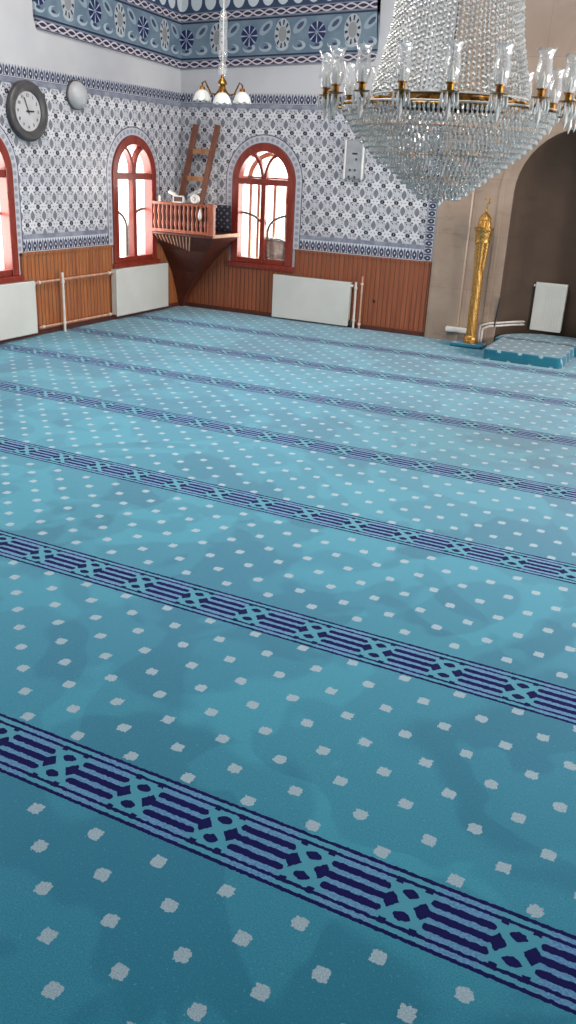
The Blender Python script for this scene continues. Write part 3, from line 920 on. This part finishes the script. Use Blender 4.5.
for i in range(nb):
    x = PX0 + .035 + (PX1-.11-PX0-.035)*i/(nb-1)
    h = RZ-.035-PZ-.04
    pf = [(.013, 0), (.015, .03*h), (.010, .08*h), (.018, .2*h), (.021, .28*h), (.012, .42*h), (.009, .5*h), (.012, .58*h), (.021, .72*h), (.018, .8*h), (.010, .92*h), (.015, .97*h), (.013, h)]
    MB().lathe(pf, 12, (x, PY0+.003, PZ+.04)).build('baluster', M['rail'], t, True)
# ribs fanning down the front of the underside
F0 = Vector((PX0, PY0+.02, PZ-.035)); F1 = Vector((PX1-.01, PY0+.02, PZ-.035)); G0 = Vector((PX0, 9.985, .80)); G1 = Vector((-6.05, 9.985, .80))
nr_ = ((F1-F0).cross(G0-F0)).normalized()
if nr_.y > 0: nr_ = -nr_
for i in range(11):
    s = .04 + .058*i; L = .30 + .066*i
    a = F0.lerp(F1, s); g = G0.lerp(G1, s)
    e = a.lerp(g, L)
    MB().bar(a + nr_*.006, e + nr_*.006, .014, .016, nr_).build('fan_rib', M['peach'], t)
MB().lathe([(.014,0),(.016,.01),(.010,.02),(.014,.045),(.010,.065),(.0,.075)], 12, (PX0+.115, PY0, RZ)).build('finial', M['whitepl'], t, True)
# ladder on the balcony floor, leaning into the corner
t = thing('ladder', 'brown wooden ladder standing in the corner balcony against the tiles', 'ladder', (-6.45, 10.30, PZ))
def lad(s): return Vector((-6.765+.03 + s*.34, 10.22 + s*.18, PZ)), 0
La = Vector((-6.665, 10.18, PZ)); Lb = Vector((-6.49, 10.43, 2.33))
Ra = Vector((-6.355, 10.18, PZ)); Rb = Vector((-6.165, 10.43, 2.33))
MB().bar(La, Lb, .075, .035, (0, 1, 0)).build('stile', M['ladd'], t)
MB().bar(Ra, Rb, .07, .035, (0, 1, 0)).build('stile', M['ladd'], t)
for f in (.25, .50, .755):
    MB().bar(La.lerp(Lb, f), Ra.lerp(Rb, f), .06, .026, (0, 1, 0)).build('rung', M['pine'], t)
# cushion behind the balcony opening
def pillow(x0, x1, z0, z1, yc, th, nm, m, n=10):
    vs = []; fs = []
    for sd in (-1, 1):
        for i in range(n+1):
            for j in range(n+1):
                a, c = i/n, j/n
                k = (max(0, 1-(2*a-1)**4)*max(0, 1-(2*c-1)**4))**.5
                vs.append((x0+(x1-x0)*a, yc + sd*th*k + .03*(1-c) , z0+(z1-z0)*c))
    w = n+1
    for sd in (0, 1):
        for i in range(n):
            for j in range(n):
                q = sd*w*w; fs.append([q+i*w+j, q+(i+1)*w+j, q+(i+1)*w+j+1, q+i*w+j+1])
    ring = [(i, 0) for i in range(n)] + [(n, j) for j in range(n)] + [(n-i, n) for i in range(n)] + [(0, n-j) for j in range(n)]
    for p, q in zip(ring, ring[1:]+ring[:1]):
        fs.append([p[0]*w+p[1], q[0]*w+q[1], w*w+q[0]*w+q[1], w*w+p[0]*w+p[1]])
    return MB().add(vs, fs).build(nm, m, None, True)
o = pillow(-6.245, -5.91, PZ+.01, PZ+.35, 10.36, .045, 'cushion', M['cush'])
tag(o, 'dark cushion with small pale dots standing at the open end of the balcony', 'cushion')
# things lying on the railing
zr = RZ
t = thing('microphone_arm', 'white angled microphone arm on the balcony railing', 'microphone', (-6.42, PY0, zr))
MB().tube([(-6.50, PY0+.05, zr+.125), (-6.44, PY0+.05, zr+.10), (-6.36, PY0+.05, zr+.06), (-6.29, PY0+.05, zr+.035)], [.026, .024, .018, .014], 12).build('arm', M['whitepl'], t, True)
MB().lathe([(.02,.0),(.02,.012),(.012,.02),(.012,.04)], 16, (-6.29, PY0+.05, zr)).build('foot', M['whitepl'], t, True)
t = thing('framed_sign', 'small white-framed dark red box standing on the balcony railing', 'box', (-6.28, PY0-.02, zr))
b = MB(); fx0, fx1, fz0, fz1, fy = -6.395, -6.235, zr+.0, zr+.085, PY0-.03
for q in ((fx0, fz0, fx1, fz0+.014), (fx0, fz1-.014, fx1, fz1), (fx0, fz0, fx0+.014, fz1), (fx1-.014, fz0, fx1, fz1)): b.box(q[0], fy-.01, q[1], q[2], fy+.02, q[3], .003)
b.build('frame', M['whitepl'], t); MB().box(fx0+.01, fy, fz0+.01, fx1-.01, fy+.035, fz1-.01, .004).build('body', M['dark'], t)
t = thing('folded_papers', 'pale folded papers fanned open on the balcony railing', 'papers', (-6.18, PY0+.03, zr))
for k in range(3):
    a = Vector((-6.22 + .01*k, PY0+.055, zr+.075+.012*k)); c = Vector((-6.06 + .008*k, PY0+.055, zr+.135+.02*k))
    MB().bar(a, c, .008, .07, (0, 1, 0)).build('sheet', M['greyfix'], t)
MB().box(-6.225, PY0+.03, zr, -6.145, PY0+.08, zr+.06, .006).build('stack', M['greyfix'], t)
o = MB()
seg = 28; vs = []; fs = []
prf = [(.026, -.03), (.026, .03), (.052, .03), (.055, .02), (.055, -.02), (.052, -.03)]
for r, d in prf:
    for i in range(seg):
        a = 2*PI*i/seg; vs.append((-6.085 + r*math.cos(a), PY0-.005 + d, zr+.056 + r*math.sin(a)))
for k in range(6):
    for i in range(seg):
        j = (i+1) % seg; k2 = (k+1) % 6; fs.append([k*seg+i, k*seg+j, k2*seg+j, k2*seg+i])
o.add(vs, fs); o = o.build('paper_roll', M['whitepl'], None, True)
tag(o, 'white roll with a dark hole standing on the balcony railing', 'roll')
t = thing('sun_glint', 'pale flame-shaped sun glint on the balcony railing front, built as a solid shape', 'sun glint', (-5.99, PY0-.03, 1.21))  # sun glint on the railing, modelled as a solid pale shape
MB().lathe([(.0,.0),(.016,.008),(.026,.035),(.024,.06),(.014,.10),(.004,.13),(.0,.135)], 16, (-5.99, PY0-.043, 1.21)).build('glint_shape', M['whitepl'], t, True)
MB().tube([(-5.99, PY0-.043, 1.34), (-5.99, PY0-.04, 1.37), (-5.99, PY0-.03, 1.40)], .005, 8).build('glint_hook', M['brass'], t, True)
MB().box(-6.003, PY0-.06, 1.195, -5.977, PY0-.026, 1.214, .004).build('glint_mount', M['brass'], t)  # made-up brass mount for the glint shape

# bag on the sill of window 3
vs = []; fs = []; n = 20; m_ = 14
rnd = random.Random(3)
for j in range(m_+1):
    for i in range(n):
        a = 2*PI*i/n; c = j/m_
        w = .18*(1 + .05*math.sin(5*a+3*c)); d = .06
        sx = math.copysign(abs(math.cos(a))**.5, math.cos(a)); sy = math.copysign(abs(math.sin(a))**.5, math.sin(a))
        k = 1. if c < .85 else .96
        if j in (0,): k = .92
        z = ZS + .046 + .225*c + (.03*math.sin(3*a+1)*(c > .8))
        vs.append((-5.315 + w*k*sx + rnd.uniform(-.006, .006), YB + .125 + d*k*sy + rnd.uniform(-.004, .004), z + rnd.uniform(-.004, .004)*(j > 0)))
for j in range(m_):
    for i in range(n): fs.append([j*n+i, j*n+(i+1) % n, (j+1)*n+(i+1) % n, (j+1)*n+i])
fs += [list(range(n)), [m_*n+i for i in range(n)]]
t = thing('storage_bag', 'crumpled grey-brown plastic bag standing on the window sill', 'bag', (-5.315, YB+.125, ZS+.046))
MB().add(vs, fs).build('bag_body', M['bag'], t, True)
tp = []
for i in range(n):
    a = 2*PI*i/n; tp.append((-5.315 + .155*math.cos(a), YB+.125+.045*math.sin(a), ZS+.285+.018*math.sin(3*a)))
MB().tube(tp, .016, 8, True).build('bag_rim', M['greyfix'], t, True)

# ------------------------------------------------------------------ crystals
def octa(mb, c, rx, rz, rot=0.):
    vs = [(c[0], c[1], c[2]+rz), (c[0], c[1], c[2]-rz)]
    for k in range(4): vs.append((c[0]+rx*math.cos(rot+PI/2*k), c[1]+rx*math.sin(rot+PI/2*k), c[2]))
    mb.add(vs, [f for k in range(4) for f in ((0, 2+k, 2+(k+1) % 4), (1, 2+(k+1) % 4, 2+k))])
def drop(mb, c, r, h, rot=0.):
    """faceted almond drop hanging from c"""
    x, y, z = c; vs = [(x, y, z)]
    for rr, dz in ((r*.55, .22*h), (r, .66*h)):
        for k in range(5): vs.append((x+rr*math.cos(rot+2*PI/5*k), y+rr*math.sin(rot+2*PI/5*k), z-dz))
    vs.append((x, y, z-h)); fs = []
    for k in range(5):
        j = (k+1) % 5; fs += [(0, 1+k, 1+j), (1+k, 6+k, 6+j, 1+j), (6+k, 11, 6+j)]
    mb.add(vs, fs)
# big chandelier
CX, CY, CZ = -1.875, 6.2, 2.305
ch = thing('crystal_chandelier', 'huge crystal chandelier with a ring of glass candle shades and a beaded bowl', 'chandelier', (CX, CY, CZ))
W = (CX, CY, CZ)
def ringpts(r, z, n=72): return [(CX + r*math.cos(2*PI*i/n), CY + r*math.sin(2*PI*i/n), CZ+z) for i in range(n)]
RB = .40
MB().lathe([(RB-.012, -.005), (RB+.008, -.005), (RB+.014, .005), (RB+.006, .014), (RB+.006, .056), (RB+.016, .064), (RB+.008, .074), (RB-.012, .074), (RB-.012, -.005)], 72, W).build('gold_band', M['brass'], ch, True)
for r, nm in ((.73, 'support_ring'), (.515, 'support_ring')):
    MB().tube(ringpts(r, -.005 if r > .7 else .06), .006, 8, True).build(nm, M['white'], ch, True)
b = MB()
for k in range(6):
    a = 2*PI*k/6
    b.bar((CX, CY, CZ+.02), (CX+RB*math.cos(a), CY+RB*math.sin(a), CZ+.02), .02, .02, (0, 0, 1))
b.build('spoke', M['brass'], ch)
RA = .83; NA = 18
off_a = -PI/2 + math.radians(16.7)
def arm_at(a):
    ca, sa = math.cos(a), math.sin(a)
    P = lambda r, z: (CX + r*ca, CY + r*sa, CZ + z)
    pts = [P(RB+.005, .035), P(.52, .035), P(.66, -.005), P(.76, -.02), P(.80, -.005), P(RA, .025)]
    o = MB().tube(pts, [.011, .009, .008, .008, .009, .011], 8).build('candle_arm', M['brass'], ch, True)
    c = P(RA, .025)
    MB().lathe([(.008,.0),(.03,.004),(.052,.010),(.054,.014),(.02,.018),(.02,.05),(.030,.052),(.030,.060),(.014,.062)], 20, c).build('drip_cup', M['brass'], o, True)
    MB().lathe([(.011,.055),(.011,.095),(.009,.10),(.013,.115),(.009,.135),(.002,.152)], 12, c).build('candle_bulb', M['candle'], o, True)
    pr = [(.030,.060),(.042,.09),(.050,.125),(.048,.16),(.040,.20),(.040,.225),(.050,.255),(.058,.268)]
    th = .0025
    full = pr + [(r-th, z) for r, z in reversed(pr)]
    seg = 20; vs = []; fs = []
    for i_, (r, z) in enumerate(full):
        for i in range(seg):
            an = 2*PI*i/seg; zz = z + (.008*math.cos(6*an) if z > .26 else 0)
            vs.append((c[0]+r*math.cos(an), c[1]+r*math.sin(an), c[2]+zz))
    for k in range(len(full)):
        k2 = (k+1) % len(full)
        for i in range(seg):
            j = (i+1) % seg; fs.append([k*seg+i, k*seg+j, k2*seg+j, k2*seg+i])
    MB().add(vs, fs).build('glass_shade', M['shade'], o, True)
    d = MB()
    for k in range(8):
        an = 2*PI*k/8
        drop(d, (c[0]+.05*math.cos(an), c[1]+.05*math.sin(an), c[2]+.01), .011, .085, an)
    drop(d, (c[0], c[1], c[2]-.01), .017, .14, 0)
    d.build('prism_cluster', M['crystal'], o)
for k in range(NA): arm_at(off_a + 2*PI*k/NA)
# upper tent of beaded strings
def tent_r(z):
    P = [(.0, .53), (.08, .52), (.25, .475), (.45, .425), (.80, .385), (1.2, .34), (1.6, .25), (1.95, .14)]
    for (z0, r0), (z1, r1) in zip(P, P[1:]):
        if z <= z1: return r0 + (r1-r0)*(z-z0)/(z1-z0)
    return P[-1][1]
NSTR = 96
srcs = {}
for k in range(NSTR):
    a = 2*PI*(k+.5)/NSTR
    v = (k*5 + k//7) % 4
    if v not in srcs:
        b = MB(); z = .08 + .0078*v; i = 0
        while z < 1.96:
            octa(b, (CX + tent_r(z), CY, CZ + z), .0125, .0155, PI/4*(i % 2)); z += .031; i += 1
        o = srcs[v] = b.build('bead_string', M['crystal'], ch)
    else:
        o = srcs[v].copy(); COL.objects.link(o); o.parent = ch
    o.rotation_euler = (0, 0, a)
MB().lathe([(.15,1.90),(.17,1.93),(.15,1.97),(.10,2.0),(.05,2.05),(.02,2.10)], 32, W).build('crown', M['brass'], ch, True)
ck = MB()
z = CZ + 2.08; i = 0
while z < ZC - .02:
    pts = [(CX + .014*math.cos(2*PI*q/10)*(1 if i % 2 else 0), CY + .014*math.cos(2*PI*q/10)*(0 if i % 2 else 1), z + .022 + .024*math.sin(2*PI*q/10)) for q in range(10)]
    ck.tube(pts, .004, 6, True); z += .038; i += 1
ck.build('chain', M['brass'], ch)
MB().tube([(CX+.02, CY-.10, CZ+.05), (CX+.02, CY-.06, CZ+.9), (CX+.01, CY, CZ+2.0)], .006, 8).build('cable', M['black'], ch, True)
# fringe and bowl tiers
def bowl_r(d):
    P = [(.0, .71), (.05, .69), (.10, .65), (.17, .60), (.24, .53), (.32, .43), (.40, .32), (.46, .25), (.52, .17), (.56, .10), (.59, .05), (.62, .02)]
    for (z0, r0), (z1, r1) in zip(P, P[1:]):
        if d <= z1: return r0 + (r1-r0)*(d-z0)/(z1-z0)
    return P[-1][1]
d = .012; tier = 0
while d < .57:
    r = bowl_r(d); n = max(8, int(2*PI*r/.029)); b = MB()
    for i in range(n):
        a = 2*PI*(i + .5*(tier % 2))/n
        drop(b, (CX + r*math.cos(a), CY + r*math.sin(a), CZ - d), .0120, .047, a + .3*i)
    b.build('crystal_tier', M['drops'], ch)
    if tier % 5 == 4: MB().tube(ringpts(r+.004, -d+.002, 48), .004, 6, True).build('tier_ring', M['brass'], ch, True)
    d += .031; tier += 1
b = MB()
for i in range(5): drop(b, (CX + .02*math.cos(i*1.256), CY + .02*math.sin(i*1.256), CZ-.545), .012, .06, i)
drop(b, (CX, CY, CZ-.55), .022, .08); b.build('tip_pendant', M['crystal'], ch)

# small chandelier near the corner
SX, SY, SZ0 = -4.98, 8.5, 2.565
sm = thing('small_chandelier', 'small brass chandelier with three white glass bowls hanging near the corner', 'chandelier', (SX, SY, SZ0))
S_ = (SX, SY, SZ0)
MB().lathe([(.0,-.05),(.02,-.045),(.045,-.02),(.05,.0),(.035,.03),(.03,.05),(.05,.07),(.04,.10),(.015,.13),(.012,.16)], 24, S_).build('body', M['brass'], sm, True)
MB().lathe([(.012,.14),(.035,.15),(.05,.19),(.04,.24),(.028,.27),(.02,.28)], 20, S_).build('glass_vase', M['shade'], sm, True)
MB().lathe([(.02,.28),(.042,.31),(.048,.36),(.04,.5),(.044,.62),(.036,.70),(.02,.74)], 20, S_).build('glass_column', M['shade'], sm, True)
MB().tube([(SX, SY, SZ0+.10), (SX, SY, SZ0+1.4), (SX, SY, ZC)], .006, 8).build('rod', M['pipe'], sm, True)
for a, dz in ((PI+.53, .0), (.53, .0), (-PI/2+.53, -.03)):
    ca, sa = math.cos(a), math.sin(a)
    P = lambda r, z: (SX+r*ca, SY+r*sa, SZ0+z+dz)
    arm = MB().tube([P(.03, .02), P(.07, -.03), P(.12, -.02), P(.155, .05), P(.175, .09), P(.205, .07), P(.205, .02)], .009, 8).build('curved_arm', M['brass'], sm, True)
    c = P(.205, -.02)
    MB().lathe([(.0,.06),(.025,.058),(.03,.03),(.02,.02)], 16, c).build('shade_holder', M['brass'], arm, True)
    pr = [(.025,.03),(.045,.02),(.072,-.005),(.088,-.04),(.096,-.072)]
    full = pr + [(r-.005, z-.002) for r, z in reversed(pr)]
    seg = 24; vs = []; fs = []
    for r, z in full:
        for i in range(seg):
            an = 2*PI*i/seg; zz = z + (.010*math.cos(8*an) if z < -.065 else 0)
            vs.append((c[0]+r*math.cos(an), c[1]+r*math.sin(an), c[2]+zz))
    for k in range(len(full)):
        k2 = (k+1) % len(full)
        for i in range(seg):
            j = (i+1) % seg; fs.append([k*seg+i, k*seg+j, k2*seg+j, k2*seg+i])
    MB().add(vs, fs).build('glass_bowl', M['milk'], arm, True)
    MB().lathe([(.0,-.055),(.02,-.05),(.026,-.035),(.018,.0),(.012,.03)], 14, c).build('bulb', M['milk'], arm, True)

# ------------------------------------------------------------------ light
w = bpy.data.worlds.new('daylight'); SC.world = w; w.use_nodes = True
bg = w.node_tree.nodes['Background']; bg.inputs[0].default_value = (1., .985, .96, 1.); bg.inputs[1].default_value = 3.2
def area(name, loc, rot, sx, sy, power, col=(1, 1, 1)):
    l = bpy.data.lights.new(name, 'AREA'); l.shape = 'RECTANGLE'; l.size = sx; l.size_y = sy; l.energy = power; l.color = col
    o = bpy.data.objects.new(name, l); COL.objects.link(o); o.location = loc; o.rotation_euler = rot
    return o
# daylight at the windows; lamps along the unseen right wall are added for brightness
WARM = (1., .955, .90)
for y, e in ((9.2, 120), (7.0, 280), (4.8, 210)): area('window_daylight', (XR+.30, y, 1.65), (0, math.radians(90), 0), 1.5, 1.0, e, WARM)  # lamps added along the unseen right wall for brightness
for y, e in ((9.41, 34), (6.83, 40), (3.6, 10)): area('window_daylight', (XL-.34, y, 1.4), (0, math.radians(-90), 0), 1.3, .8, e, WARM)
area('window_daylight', (WIN_B[0], YB+.34, 1.4), (math.radians(-90), 0, 0), .8, 1.3, 34, WARM)
# unseen fill lamp added under the ceiling to brighten hall and carpet
area('overhead_fill', (-3.2, 5.7, ZC-.03), (0, 0, 0), 3.2, 3.2, 320, WARM)

# ------------------------------------------------------------------ camera
F, YAW, PIT, ROL = 862.435, .439274, .382109, .050678
cyw, syw, cp_, sp_ = math.cos(YAW), math.sin(YAW), math.cos(PIT), math.sin(PIT)
f = Vector((-syw*cp_, cyw*cp_, -sp_)); r = Vector((cyw, syw, 0)); u = r.cross(f)
cr_, sr_ = math.cos(ROL), math.sin(ROL)
r2 = r*cr_ + u*sr_; u2 = -r*sr_ + u*cr_
cam = bpy.data.cameras.new('camera'); co = bpy.data.objects.new('camera', cam); COL.objects.link(co)
cam.sensor_fit = 'VERTICAL'; cam.sensor_height = 36; cam.sensor_width = 36*576/1024; cam.lens = F/1024*36
cam.clip_start = .05; cam.clip_end = 100
m3 = Matrix((r2, u2, -f)).transposed()
co.matrix_world = Matrix.Translation((0, 0, 1.9)) @ m3.to_4x4()
SC.camera = co
vs = SC.view_settings
vs.view_transform = 'Standard'; vs.look = 'None'; vs.exposure = .05; vs.gamma = 1.; vs.use_curve_mapping = False
SC.cycles.max_bounces = 10; SC.cycles.transmission_bounces = 8; SC.cycles.transparent_max_bounces = 8; SC.cycles.glossy_bounces = 4; SC.cycles.diffuse_bounces = 4
SC.cycles.caustics_reflective = False; SC.cycles.caustics_refractive = False
SC.cycles.use_denoising = True
for o in SC.objects:
    if '_w' in o: del o['_w']
